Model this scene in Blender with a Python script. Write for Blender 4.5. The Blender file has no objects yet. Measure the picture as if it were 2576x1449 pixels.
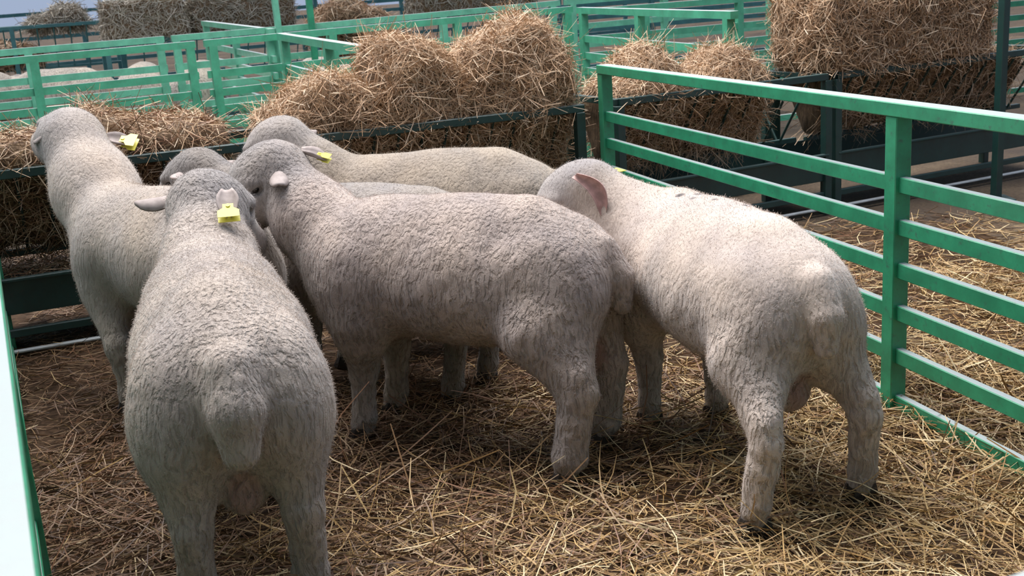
import bpy, bmesh, math, random
import numpy as np
from mathutils import Vector, Matrix

S = bpy.context.scene
COL = S.collection
rng = np.random.default_rng(7)
random.seed(7)

# ------------------------------------------------------------------ camera
CAM_H, F_PX, ROLL, PITCH = 1.5, 2900.0, math.radians(3.8), math.atan(771 / 2900.0)
cam = bpy.data.cameras.new('camera'); cam_o = bpy.data.objects.new('camera', cam); COL.objects.link(cam_o)
cam.sensor_width = 36.0; cam.lens = F_PX / 2576 * 36.0; cam.clip_start = 0.05; cam.clip_end = 400
_f = Vector((0, math.cos(PITCH), -math.sin(PITCH))); _u = Vector((0, math.sin(PITCH), math.cos(PITCH))); _r = Vector((1, 0, 0))
_cx = _r * math.cos(ROLL) - _u * math.sin(ROLL); _cy = _r * math.sin(ROLL) + _u * math.cos(ROLL)
m = Matrix((( _cx.x, _cy.x, -_f.x, 0), (_cx.y, _cy.y, -_f.y, 0), (_cx.z, _cy.z, -_f.z, CAM_H), (0, 0, 0, 1)))
cam_o.matrix_world = m
S.camera = cam_o
cam.dof.use_dof = True; cam.dof.focus_distance = 3.6; cam.dof.aperture_fstop = 9.0

# ------------------------------------------------------------------ world, sun, exposure
S.cycles.max_bounces = 5; S.cycles.diffuse_bounces = 3; S.cycles.glossy_bounces = 2; S.cycles.transmission_bounces = 2
S.cycles.adaptive_threshold = 0.04; S.cycles.adaptive_min_samples = 12
S.cycles.caustics_reflective = False; S.cycles.caustics_refractive = False
S.view_settings.view_transform = 'Standard'; S.view_settings.look = 'None'; S.view_settings.gamma = 1.0
S.view_settings.use_curve_mapping = False
S.view_settings.exposure = 0.70
W = bpy.data.worlds.new('world'); S.world = W; W.use_nodes = True
bg = W.node_tree.nodes['Background']; bg.inputs[0].default_value = (0.60, 0.73, 1.0, 1); bg.inputs[1].default_value = 0.37
sun = bpy.data.lights.new('sun', 'SUN'); sun.energy = 2.6; sun.angle = math.radians(48); sun.color = (1.0, 0.95, 0.91)
sun_o = bpy.data.objects.new('sun', sun); COL.objects.link(sun_o)
sun_o.rotation_euler = Vector((-0.33, 0.30, 0.90)).to_track_quat('Z', 'Y').to_euler()

sky = bpy.data.lights.new('roof_skylight', 'AREA'); sky.shape = 'RECTANGLE'; sky.size = 5.0; sky.size_y = 4.0; sky.energy = 370; sky.color = (1.0, 0.97, 0.97)
sky_o = bpy.data.objects.new('roof_skylight', sky); COL.objects.link(sky_o); sky_o.location = (0.1, 5.9, 6.2)
sky_o.rotation_euler = Vector((0.0, 0.35, 0.93)).to_track_quat('Z', 'Y').to_euler()

# ------------------------------------------------------------------ materials
def new_mat(name):
    mt = bpy.data.materials.new(name); mt.use_nodes = True
    nt = mt.node_tree; b = nt.nodes['Principled BSDF']
    return mt, nt, b
def N(nt, typ, **kw):
    n = nt.nodes.new(typ)
    for k, v in kw.items():
        if k in n.inputs: n.inputs[k].default_value = v
        else: setattr(n, k, v)
    return n
def ramp(nt, stops):
    r = nt.nodes.new('ShaderNodeValToRGB'); e = r.color_ramp.elements
    while len(e) < len(stops): e.new(0.5)
    for i, (p, c) in enumerate(stops):
        e[i].position = p; e[i].color = (c[0], c[1], c[2], 1)
    return r
def mixc(nt, fac, a, b, mode='MIX'):
    n = nt.nodes.new('ShaderNodeMix'); n.data_type = 'RGBA'; n.blend_type = mode
    L = nt.links.new
    for sock, val in ((n.inputs[0], fac), (n.inputs[6], a), (n.inputs[7], b)):
        if hasattr(val, 'is_linked'): L(val, sock)
        elif isinstance(val, (int, float)): sock.default_value = val
        else: sock.default_value = (val[0], val[1], val[2], 1)
    return n.outputs[2]

def paint(name, col, wear, rough=0.38, dust_glare=0.82, dust_glare_col=(0.43, 0.44, 0.45)):
    mt, nt, b = new_mat(name); L = nt.links.new
    tc = N(nt, 'ShaderNodeTexCoord')
    n1 = N(nt, 'ShaderNodeTexNoise', Scale=9.0, Detail=6.0, Roughness=0.65); L(tc.outputs['Object'], n1.inputs['Vector'])
    n2 = N(nt, 'ShaderNodeTexNoise', Scale=38.0, Detail=4.0, Roughness=0.7); L(tc.outputs['Object'], n2.inputs['Vector'])
    r1 = ramp(nt, [(0.35, [c * 0.78 for c in col]), (0.65, [min(1, c * 1.15) for c in col])]); L(n1.outputs['Fac'], r1.inputs['Fac'])
    r2 = ramp(nt, [(0.58, (0, 0, 0)), (0.72, (1, 1, 1))]); L(n2.outputs['Fac'], r2.inputs['Fac'])
    mm = N(nt, 'ShaderNodeMath', operation='MULTIPLY'); L(r2.outputs['Color'], mm.inputs[0]); mm.inputs[1].default_value = 0.75
    c = mixc(nt, mm.outputs[0], r1.outputs['Color'], wear)
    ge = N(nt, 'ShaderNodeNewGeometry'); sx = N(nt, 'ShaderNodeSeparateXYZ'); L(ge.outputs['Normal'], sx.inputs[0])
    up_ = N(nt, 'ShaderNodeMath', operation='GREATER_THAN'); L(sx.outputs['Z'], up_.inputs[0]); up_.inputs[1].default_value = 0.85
    dust_glare_fac = N(nt, 'ShaderNodeMath', operation='MULTIPLY'); L(up_.outputs[0], dust_glare_fac.inputs[0]); dust_glare_fac.inputs[1].default_value = dust_glare
    c = mixc(nt, dust_glare_fac.outputs[0], c, dust_glare_col)     # dusty level faces, with the sky's reflection painted pale into the colour
    L(c, b.inputs['Base Color'])
    b.inputs['Roughness'].default_value = rough; b.inputs['Specular IOR Level'].default_value = 0.6
    bp = N(nt, 'ShaderNodeBump', Strength=0.12, Distance=0.004); L(n2.outputs['Fac'], bp.inputs['Height']); L(bp.outputs[0], b.inputs['Normal'])
    return mt
M = {}
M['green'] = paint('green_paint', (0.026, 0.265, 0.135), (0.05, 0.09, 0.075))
M['hazed_green'] = paint('hazed_green_paint', (0.16, 0.50, 0.33), (0.22, 0.40, 0.31), 0.3, 0.9, (0.75, 0.78, 0.77))  # fence green with background haze and bright top glare painted in
M['dark_green'] = paint('dark_green_paint', (0.008, 0.040, 0.034), (0.03, 0.035, 0.03), 0.45, 0.12)
M['half_hazed_green'] = paint('half_hazed_green_paint', (0.08, 0.39, 0.23), (0.14, 0.28, 0.2), 0.3, 0.9, (0.75, 0.78, 0.77))  # fence green lightened part way for haze, top glare in the colour
M['teal'] = paint('teal_paint', (0.05, 0.19, 0.19), (0.08, 0.15, 0.15), 0.45)
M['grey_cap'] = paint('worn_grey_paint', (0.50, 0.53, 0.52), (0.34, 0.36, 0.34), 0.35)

def attr_mat(name, rough, attr='tint', noise_scale=None, sheen=0.0, spec=0.2, trans=0.0):
    mt, nt, b = new_mat(name); L = nt.links.new
    a = N(nt, 'ShaderNodeAttribute'); a.attribute_name = attr
    L(a.outputs['Color'], b.inputs['Base Color'])
    b.inputs['Roughness'].default_value = rough; b.inputs['Specular IOR Level'].default_value = spec
    return mt
M['straw'] = attr_mat('straw', 0.55, spec=0.35)

def plain(name, col, rough=0.6, spec=0.3, var=0.0):
    mt, nt, b = new_mat(name); L = nt.links.new
    tc = N(nt, 'ShaderNodeTexCoord'); n1 = N(nt, 'ShaderNodeTexNoise', Scale=40.0, Detail=4.0); L(tc.outputs['Object'], n1.inputs['Vector'])
    r1 = ramp(nt, [(0.3, [c * (1 - var) for c in col]), (0.7, [min(1, c * (1 + var)) for c in col])]); L(n1.outputs['Fac'], r1.inputs['Fac'])
    L(r1.outputs['Color'], b.inputs['Base Color']); b.inputs['Roughness'].default_value = rough; b.inputs['Specular IOR Level'].default_value = spec
    return mt
def hay_core():
    mt, nt, b = new_mat('packed_hay'); L = nt.links.new
    tc = N(nt, 'ShaderNodeTexCoord'); mp = N(nt, 'ShaderNodeMapping'); mp.inputs['Scale'].default_value = (1, 1, 0.35)
    L(tc.outputs['Object'], mp.inputs['Vector'])
    n1 = N(nt, 'ShaderNodeTexNoise', Scale=60.0, Detail=6.0, Roughness=0.7); L(mp.outputs[0], n1.inputs['Vector'])
    r1 = ramp(nt, [(0.3, (0.09, 0.055, 0.03)), (0.55, (0.26, 0.165, 0.09)), (0.75, (0.46, 0.32, 0.19))]); L(n1.outputs['Fac'], r1.inputs['Fac'])
    L(r1.outputs['Color'], b.inputs['Base Color']); b.inputs['Roughness'].default_value = 0.85
    bp = N(nt, 'ShaderNodeBump', Strength=0.9, Distance=0.03); L(n1.outputs['Fac'], bp.inputs['Height']); L(bp.outputs[0], b.inputs['Normal'])
    return mt
M['hay'] = hay_core()
M['bed'] = plain('dark_matted_straw', (0.055, 0.033, 0.019), 0.9, 0.1, 0.5)

def ground_mat():
    mt, nt, b = new_mat('trodden_straw_ground'); L = nt.links.new
    tc = N(nt, 'ShaderNodeTexCoord')
    n1 = N(nt, 'ShaderNodeTexNoise', Scale=1.3, Detail=5.0, Roughness=0.6); L(tc.outputs['Object'], n1.inputs['Vector'])
    n2 = N(nt, 'ShaderNodeTexNoise', Scale=45.0, Detail=5.0, Roughness=0.75); L(tc.outputs['Object'], n2.inputs['Vector'])
    r1 = ramp(nt, [(0.3, (0.06, 0.042, 0.03)), (0.55, (0.13, 0.09, 0.055)), (0.75, (0.26, 0.19, 0.12))]); L(n1.outputs['Fac'], r1.inputs['Fac'])
    r2 = ramp(nt, [(0.3, (0.45, 0.45, 0.45)), (0.7, (1.5, 1.45, 1.35))]); L(n2.outputs['Fac'], r2.inputs['Fac'])
    L(mixc(nt, 1.0, r1.outputs['Color'], r2.outputs['Color'], 'MULTIPLY'), b.inputs['Base Color'])
    b.inputs['Roughness'].default_value = 0.9
    bp = N(nt, 'ShaderNodeBump', Strength=0.8, Distance=0.03); L(n2.outputs['Fac'], bp.inputs['Height']); L(bp.outputs[0], b.inputs['Normal'])
    return mt
M['ground'] = ground_mat()

def wool_mat():
    mt, nt, b = new_mat('wool'); L = nt.links.new
    tc = N(nt, 'ShaderNodeTexCoord')
    mp = N(nt, 'ShaderNodeMapping'); mp.inputs['Scale'].default_value = (1.0, 1.0, 0.28); L(tc.outputs['Object'], mp.inputs['Vector'])
    wn = N(nt, 'ShaderNodeTexNoise', Scale=14.0, Detail=2.0); L(tc.outputs['Object'], wn.inputs['Vector'])
    wv = mixc(nt, 0.035, mp.outputs[0], wn.outputs['Color'], 'ADD')
    crack = N(nt, 'ShaderNodeTexNoise', Scale=88.0, Detail=2.5, Roughness=0.5); L(wv, crack.inputs['Vector'])
    curl = N(nt, 'ShaderNodeTexVoronoi', Scale=95.0); curl.feature = 'SMOOTH_F1'; L(wv, curl.inputs['Vector'])
    fine = N(nt, 'ShaderNodeTexNoise', Scale=260.0, Detail=3.0, Roughness=0.7); L(tc.outputs['Object'], fine.inputs['Vector'])
    big = N(nt, 'ShaderNodeTexNoise', Scale=5.0, Detail=3.0); L(tc.outputs['Object'], big.inputs['Vector'])
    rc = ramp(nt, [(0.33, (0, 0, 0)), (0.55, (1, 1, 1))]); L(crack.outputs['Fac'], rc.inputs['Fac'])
    inv = N(nt, 'ShaderNodeMath', operation='SUBTRACT'); inv.inputs[0].default_value = 1.0; L(curl.outputs['Distance'], inv.inputs[1])
    m1 = N(nt, 'ShaderNodeMath', operation='MULTIPLY_ADD'); L(rc.outputs['Color'], m1.inputs[0]); m1.inputs[1].default_value = 0.9
    h2 = N(nt, 'ShaderNodeMath', operation='MULTIPLY'); L(inv.outputs[0], h2.inputs[0]); h2.inputs[1].default_value = 0.55
    L(h2.outputs[0], m1.inputs[2])
    m2 = N(nt, 'ShaderNodeMath', operation='MULTIPLY_ADD'); L(fine.outputs['Fac'], m2.inputs[0]); m2.inputs[1].default_value = 0.35; L(m1.outputs[0], m2.inputs[2])
    at = N(nt, 'ShaderNodeAttribute'); at.attribute_name = 'tint'
    rb = ramp(nt, [(0.3, (0.80, 0.80, 0.82)), (0.7, (1.12, 1.08, 1.02))]); L(big.outputs['Fac'], rb.inputs['Fac'])
    c1 = mixc(nt, 1.0, at.outputs['Color'], rb.outputs['Color'], 'MULTIPLY')
    rd = ramp(nt, [(0.0, (0.62, 0.60, 0.58)), (1.0, (1.08, 1.08, 1.08))]); L(rc.outputs['Color'], rd.inputs['Fac'])  # crevice shade painted into the wool colour along the cracks
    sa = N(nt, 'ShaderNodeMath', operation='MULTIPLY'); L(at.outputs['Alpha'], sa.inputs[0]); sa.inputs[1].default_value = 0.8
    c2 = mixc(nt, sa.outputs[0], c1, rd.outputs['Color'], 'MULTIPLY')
    L(c2, b.inputs['Base Color'])
    b.inputs['Roughness'].default_value = 0.9; b.inputs['Specular IOR Level'].default_value = 0.1
    b.inputs['Sheen Weight'].default_value = 0.35; b.inputs['Sheen Roughness'].default_value = 0.5
    bp = N(nt, 'ShaderNodeBump', Strength=0.75, Distance=0.009); L(m2.outputs[0], bp.inputs['Height'])
    ss_ = N(nt, 'ShaderNodeMath', operation='MULTIPLY_ADD'); L(at.outputs['Alpha'], ss_.inputs[0]); ss_.inputs[1].default_value = 0.75; ss_.inputs[2].default_value = 0.12; L(ss_.outputs[0], bp.inputs['Strength']); L(bp.outputs[0], b.inputs['Normal'])
    return mt
M['wool'] = wool_mat()
M['fleece'] = attr_mat('fleece', 0.9, spec=0.05)
_nt = M['fleece'].node_tree; _b = _nt.nodes['Principled BSDF']; _o = _nt.nodes['Material Output']; _a = [n for n in _nt.nodes if n.type == 'ATTRIBUTE'][0]
_t = _nt.nodes.new('ShaderNodeBsdfTranslucent'); _m = _nt.nodes.new('ShaderNodeMixShader'); _m.inputs[0].default_value = 0.5
_nt.links.new(_a.outputs['Color'], _t.inputs[0]); _nt.links.new(_b.outputs[0], _m.inputs[1]); _nt.links.new(_t.outputs[0], _m.inputs[2]); _nt.links.new(_m.outputs[0], _o.inputs[0])
M['ear'] = plain('ear_skin', (0.34, 0.29, 0.27), 0.7, 0.2, 0.2)
M['pink'] = plain('pink_ear_skin', (0.44, 0.275, 0.245), 0.55, 0.3, 0.25)
M['tag'] = plain('yellow_tag', (0.72, 0.66, 0.10), 0.4, 0.5, 0.05)
M['hoof'] = plain('hoof', (0.035, 0.028, 0.025), 0.5, 0.4, 0.3)
M['eye'] = plain('eye', (0.02, 0.014, 0.01), 0.12, 0.6, 0.1)
M['chain'] = plain('dull_steel', (0.35, 0.35, 0.35), 0.4, 0.5, 0.2)

# ------------------------------------------------------------------ helpers
def empty(name, loc=(0, 0, 0), rz=0.0):
    o = bpy.data.objects.new(name, None); COL.objects.link(o); o.location = loc; o.rotation_euler = (0, 0, rz); o.empty_display_size = 0.1
    return o
def tag(o, label=None, cat=None, group=None, kind=None):
    if label: o['label'] = label
    if cat: o['category'] = cat
    if group: o['group'] = group
    if kind: o['kind'] = kind
    return o
def link(name, me, mat, parent=None):
    o = bpy.data.objects.new(name, me); COL.objects.link(o)
    if mat is not None: me.materials.append(M[mat] if isinstance(mat, str) else mat)
    if parent is not None: o.parent = parent
    return o
def np_mesh(name, v, f, tint=None, smooth=False):
    """v (n,3), f (m,k) all polygons with k corners"""
    v = np.asarray(v, np.float32); f = np.asarray(f, np.int32)
    me = bpy.data.meshes.new(name)
    me.vertices.add(len(v)); me.vertices.foreach_set('co', v.ravel())
    k = f.shape[1]
    me.loops.add(f.size); me.loops.foreach_set('vertex_index', f.ravel())
    me.polygons.add(len(f)); me.polygons.foreach_set('loop_start', np.arange(0, f.size, k, dtype=np.int32))
    if smooth: me.polygons.foreach_set('use_smooth', np.ones(len(f), bool))
    if tint is not None:
        at = me.color_attributes.new('tint', 'FLOAT_COLOR', 'POINT')
        c = np.ones((len(v), 4), np.float32); c[:, :np.shape(tint)[1]] = tint
        at.data.foreach_set('color', c.ravel())
    me.update(calc_edges=True)
    return me
def bar_mesh(name, p0, p1, w, h, up=(0, 0, 1), bev=0.003):
    """rectangular bar from p0 to p1 (centre line), w sideways, h along up"""
    p0, p1 = Vector(p0), Vector(p1); d = (p1 - p0); Ln = d.length; d.normalize()
    up = Vector(up); s = d.cross(up)
    if s.length < 1e-4: s = d.cross(Vector((0, 1, 0)))
    s.normalize(); u = s.cross(d).normalized()
    bm = bmesh.new()
    vs = []
    for t in (0, 1):
        for a, b_ in ((-1, -1), (1, -1), (1, 1), (-1, 1)):
            vs.append(bm.verts.new((p0 if t == 0 else p1) + s * (a * w / 2) + u * (b_ * h / 2)))
    for q in ((0, 1, 2, 3), (7, 6, 5, 4), (0, 4, 5, 1), (1, 5, 6, 2), (2, 6, 7, 3), (3, 7, 4, 0)):
        bm.faces.new([vs[i] for i in q])
    bmesh.ops.recalc_face_normals(bm, faces=bm.faces)
    if bev > 0: bmesh.ops.bevel(bm, geom=list(bm.edges), offset=bev, segments=1, affect='EDGES')
    me = bpy.data.meshes.new(name); bm.to_mesh(me); bm.free()
    return me
def bar(name, p0, p1, w, h, mat, parent=None, up=(0, 0, 1), bev=0.003):
    return link(name, bar_mesh(name, p0, p1, w, h, up, bev), mat, parent)
def rod(name, p0, p1, r, mat, parent=None, seg=8):
    p0, p1 = np.array(p0, float), np.array(p1, float); d = p1 - p0; d /= np.linalg.norm(d)
    a = np.cross(d, (0, 0, 1) if abs(d[2]) < 0.9 else (1, 0, 0)); a /= np.linalg.norm(a); b = np.cross(d, a)
    t = np.arange(seg) * 2 * math.pi / seg
    ring = np.cos(t)[:, None] * a + np.sin(t)[:, None] * b
    v = np.vstack([p0 + ring * r, p1 + ring * r])
    f = [(i, (i + 1) % seg, seg + (i + 1) % seg, seg + i) for i in range(seg)]
    return link(name, np_mesh(name, v, f, smooth=True), mat, parent)

_LAT = {}
def noise3(p, scale, seed=0):
    """smooth value noise in -1..1 at points p (n,3)"""
    if seed not in _LAT: _LAT[seed] = np.random.default_rng(1000 + seed).uniform(-1, 1, (32, 32, 32)).astype(np.float32)
    lat = _LAT[seed]; q = np.asarray(p, np.float32) / scale
    i = np.floor(q).astype(int); f = q - i; f = f * f * (3 - 2 * f); i &= 31; j = (i + 1) & 31
    x0, y0, z0 = i.T; x1, y1, z1 = j.T; fx, fy, fz = f.T
    def l(a, b, t): return a + (b - a) * t
    return l(l(l(lat[x0, y0, z0], lat[x1, y0, z0], fx), l(lat[x0, y1, z0], lat[x1, y1, z0], fx), fy),
             l(l(lat[x0, y0, z1], lat[x1, y0, z1], fx), l(lat[x0, y1, z1], lat[x1, y1, z1], fx), fy), fz)

# palette of dry stalks (linear)
PAL_GOLD = np.array([(0.36, 0.225, 0.085), (0.45, 0.315, 0.14), (0.26, 0.15, 0.055), (0.56, 0.44, 0.25), (0.17, 0.09, 0.035), (0.38, 0.25, 0.11)])
PAL_BROWN = np.array([(0.15, 0.078, 0.036), (0.20, 0.115, 0.055), (0.09, 0.047, 0.025), (0.28, 0.185, 0.10), (0.17, 0.08, 0.038)])
PAL_HAY = np.array([(0.50, 0.335, 0.20), (0.60, 0.43, 0.28), (0.40, 0.25, 0.14), (0.68, 0.53, 0.37), (0.30, 0.18, 0.10), (0.54, 0.35, 0.205)])
PAL_GREY = np.array([(0.40, 0.35, 0.27), (0.50, 0.45, 0.36), (0.32, 0.27, 0.20), (0.56, 0.50, 0.40)])
def strands(c, d, length, width, nrm, bend, seg=3):
    """ribbons: centre c, unit direction d, normal nrm, sideways bend vector; returns verts and quads"""
    n = len(c); s = np.cross(d, nrm); s /= (np.linalg.norm(s, axis=1, keepdims=True) + 1e-9)
    t = np.linspace(-0.5, 0.5, seg + 1)
    P = c[:, None, :] + d[:, None, :] * (t[None, :, None] * length[:, None, None]) + bend[:, None, :] * ((t ** 2 * 4 - 0.5)[None, :, None])
    w = width[:, None, None] * (1 - 0.35 * np.abs(t) * 2)[None, :, None] * 0.5
    V = np.stack([P - s[:, None, :] * w, P + s[:, None, :] * w], axis=2).reshape(-1, 3)
    b = (np.arange(n) * (2 * (seg + 1)))[:, None] + (np.arange(seg) * 2)[None, :]
    Q = np.stack([b, b + 1, b + 3, b + 2], axis=2).reshape(-1, 4)
    return V, Q, 2 * (seg + 1)
def unit(a): return a / (np.linalg.norm(a, axis=-1, keepdims=True) + 1e-9)
def pick(pal, n, jit=0.18, r=rng):
    c = pal[r.integers(0, len(pal), n)]; return c * r.uniform(1 - jit, 1 + jit, (n, 1))
def surf_strands(v, f, n, lmin, lmax, wid, pal, lift=0.02, stick=0.35, droop=0.3, r=rng, dirbias=None, seg=2, zbias=None):
    """stalks lying on a quad surface, some sticking out"""
    v = np.asarray(v); f = np.asarray(f)
    a, b, c, d = (v[f[:, i]] for i in range(4))
    nr = np.cross(c - a, d - b); ar = np.linalg.norm(nr, axis=1); nr = nr / (ar[:, None] + 1e-12)
    k = r.choice(len(f), n, p=ar / ar.sum()); u, w = r.random((2, n, 1))
    p = (a[k] * (1 - u) + b[k] * u) * (1 - w) + (d[k] * (1 - u) + c[k] * u) * w
    nn = nr[k]; rd = r.normal(size=(n, 3))
    if dirbias is not None: rd += np.asarray(dirbias)
    tang = unit(rd - nn * (rd * nn).sum(1, keepdims=True))
    dr = unit(tang + nn * np.abs(r.normal(0, stick, (n, 1))) + np.array([0, 0, -droop]) * r.random((n, 1)))
    ln = r.uniform(lmin, lmax, n) * np.where(r.random(n) < 0.1, 1.6, 1.0)
    cc = p + nn * lift * r.random((n, 1)) + dr * (ln[:, None] * 0.25)
    bend = r.normal(0, 0.10, (n, 3)) * ln[:, None]
    V, Q, k2 = strands(cc, dr, ln, r.uniform(0.6, 1.4, n) * wid, unit(r.normal(size=(n, 3)) + nn * 1.2), bend, seg)
    return V, Q, np.repeat(pick(pal, n, r=r), k2, axis=0)

# ------------------------------------------------------------------ floor and bedding
fl = link('floor', np_mesh('floor', [(-60, -10, 0), (60, -10, 0), (60, 120, 0), (-60, 120, 0)], [(0, 1, 2, 3)]), 'ground'); tag(fl, kind='structure')

M['sheet'] = paint('grey_sheet_metal', (0.68, 0.67, 0.64), (0.5, 0.47, 0.43), 0.5, 0.0)
def ribbed(name, o, u, v, nu, parent=None):
    """corrugated sheet wall or roof: origin o, edge vectors u (across the ribs) and v"""
    o, u, v = (np.array(q, float) for q in (o, u, v)); nrm = np.cross(u, v); nrm /= np.linalg.norm(nrm)
    P_ = []
    for i in range(nu + 1):
        for z_ in (0, 1): P_.append(o + u * i / nu + v * z_ + nrm * (0.03 if i % 2 else 0.0))
    f_ = [(2 * i, 2 * i + 2, 2 * i + 3, 2 * i + 1) for i in range(nu)]
    w_ = link(name, np_mesh(name, P_, f_), 'sheet'); sm = w_.modifiers.new('thickness', 'SOLIDIFY'); sm.thickness = 0.02; tag(w_, kind='structure'); return w_
ribbed('shade_wall_back', (-5, -2.6, 0), (11, 0, 0), (0, 0, 3.6), 90)  # added out of view to block sky light from behind the camera
ribbed('shade_wall_left', (-2.80, -2.6, 0), (0, 6.6, 0), (0, 0, 3.0), 54)  # added out of view to darken the left side of the pen
ribbed('shade_ceiling', (-5, -2.7, 3.65), (11, 0, 0), (0, 1.8, 0.22), 90)  # added unseen roof strip, sized to cut overhead light at the front
LF0, LF1 = np.array([-0.20, 0.42]), np.array([-2.30, 5.17])       # left fence line
RF0, RF1 = np.array([2.05, 1.10]), np.array([0.546, 6.096])        # right fence line
FD0, FD1 = np.array([-2.18, 5.0]), np.array([0.41, 6.1])           # front top rail of the hay rack
def ground_h(x, y):
    p = np.stack([x, y, np.zeros_like(x)], 1)
    return 0.014 + 0.010 * noise3(p, 0.45, 1) + 0.010 * noise3(p, 0.16, 2) + 0.006 * noise3(p, 0.06, 3)
gx, gy = np.meshgrid(np.linspace(-2.7, 2.6, 160), np.linspace(0.9, 6.4, 165), indexing='ij')
gz = ground_h(gx.ravel(), gy.ravel())
gv = np.stack([gx.ravel(), gy.ravel(), gz], 1)
ii = np.arange(159)[:, None] * 165 + np.arange(164)[None, :]
gf = np.stack([ii, ii + 165, ii + 166, ii + 1], 2).reshape(-1, 4)
bed = link('straw_bedding', np_mesh('straw_bedding', gv, gf, smooth=True), 'bed')
tag(bed, 'loose golden brown straw bedding covering the pen floor', 'straw', kind='stuff')
def bed_strands(n, x0, x1, y0, y1, lmin, lmax, wid, pal_mix, hmax, r, tilt=0.16):
    x = r.uniform(x0, x1, n); y = r.uniform(y0, y1, n)
    ang = r.uniform(0, 2 * math.pi, n)
    dz = r.normal(0, tilt, n)
    d = unit(np.stack([np.cos(ang), np.sin(ang), dz], 1))
    ln = r.uniform(lmin, lmax, n)
    z = ground_h(x, y) + r.random(n) ** 1.7 * hmax + np.abs(dz) * ln * 0.35
    c = np.stack([x, y, z], 1)
    bend = r.normal(0, 0.07, (n, 3)) * ln[:, None]; bend[:, 2] = np.abs(bend[:, 2]) * 0.4
    V, Q, k = strands(c, d, ln, r.uniform(0.6, 1.4, n) * wid, unit(r.normal(0, 0.7, (n, 3)) + np.array([0, 0, 1.0])), bend, 3)
    # browner stalks plus painted shade towards left and back; golden towards right front
    g = np.clip((x * 0.55 - (y - 3.0) * 0.35) + 0.55 + 0.35 * noise3(c, 0.5, 5), 0.05, 0.95)
    sel = r.random(n) < g
    t = np.where(sel[:, None], pick(PAL_GOLD, n, r=r), pick(PAL_BROWN, n, r=r))
    return V, Q, np.repeat(t, k, axis=0)
def join(parts):
    Vs, Qs, Ts, o = [], [], [], 0
    for v, q, t in parts:
        Vs.append(v); Qs.append(q + o); Ts.append(t); o += len(v)
    return np.vstack(Vs), np.vstack(Qs), np.vstack(Ts)
r1 = np.random.default_rng(11)
parts = [bed_strands(5000, 1.95, 3.3, 4.1, 5.2, 0.06, 0.2, 0.004, 0, 0.10, r1, 0.25),
         bed_strands(7000, 1.6, 4.2, 2.2, 6.6, 0.05, 0.22, 0.0042, 0, 0.03, r1),
         bed_strands(26000, -2.4, 2.2, 1.6, 6.0, 0.04, 0.16, 0.0035, 0, 0.022, r1),
         bed_strands(16000, -1.6, 1.9, 1.7, 4.2, 0.06, 0.24, 0.0038, 0, 0.035, r1, 0.2),
         bed_strands(1500, -0.6, 1.9, 1.8, 4.2, 0.12, 0.34, 0.0044, 0, 0.05, r1, 0.4)]
V, Q, T = join(parts)
st = link('loose_straw', np_mesh('loose_straw', V, Q, T), 'straw', bed); st['kind'] = 'stuff'

# ------------------------------------------------------------------ fences
def fence(name, p0, p1, zs, posts, label, mat='green', rail=(0.03, 0.05), post=(0.055, 0.055), top=(0.06, 0.045), zoff=(0, 0), capmat=None, group=None, bev=0.003):
    """rails of a panel between ground points p0 and p1; posts at the given fractions; zs: centre heights, the first is the top rail"""
    p0, p1 = np.array(p0, float), np.array(p1, float)
    root = empty(name, (p0[0], p0[1], 0)); tag(root, label, 'fence', group)
    d = p1 - p0
    def P(t, z): q = d * t; return (q[0], q[1], z + zoff[0] * (1 - t) + zoff[1] * t)
    for k, z in enumerate(zs):
        w, h = top if k == 0 else rail
        bar('top_rail' if k == 0 else 'rail', P(0, z), P(1, z), w, h, capmat if (k == 0 and capmat) else mat, root, bev=bev)
    dn = d / np.linalg.norm(d)
    for t in posts:
        a = P(t, -0.02); b = P(t, zs[0] - top[1] / 2)
        me = bar_mesh('post', (a[0], a[1], -0.02), b, post[0], post[1], up=(dn[0], dn[1], 0), bev=bev)
        link('post', me, mat, root)
    return root
RZ = [1.028, 0.785, 0.645, 0.50, 0.355, 0.205, 0.04]
dr_ = RF1 - RF0; tn = (3.685 - RF0[1]) / dr_[1]
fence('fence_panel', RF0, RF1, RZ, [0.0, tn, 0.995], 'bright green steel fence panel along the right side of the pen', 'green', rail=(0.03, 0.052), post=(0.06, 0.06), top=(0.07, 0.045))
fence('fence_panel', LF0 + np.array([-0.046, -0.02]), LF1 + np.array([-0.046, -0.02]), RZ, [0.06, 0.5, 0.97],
      'fence with a green top rail coloured pale with sky sheen close to the camera at the left edge', 'green', top=(0.085, 0.05), capmat=None)
fence('fence_panel', (-0.16, 0.49), (2.05, 1.52), RZ, [0.12, 0.9], 'green front fence whose top rail just enters the bottom right corner', 'green', top=(0.07, 0.045))

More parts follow.
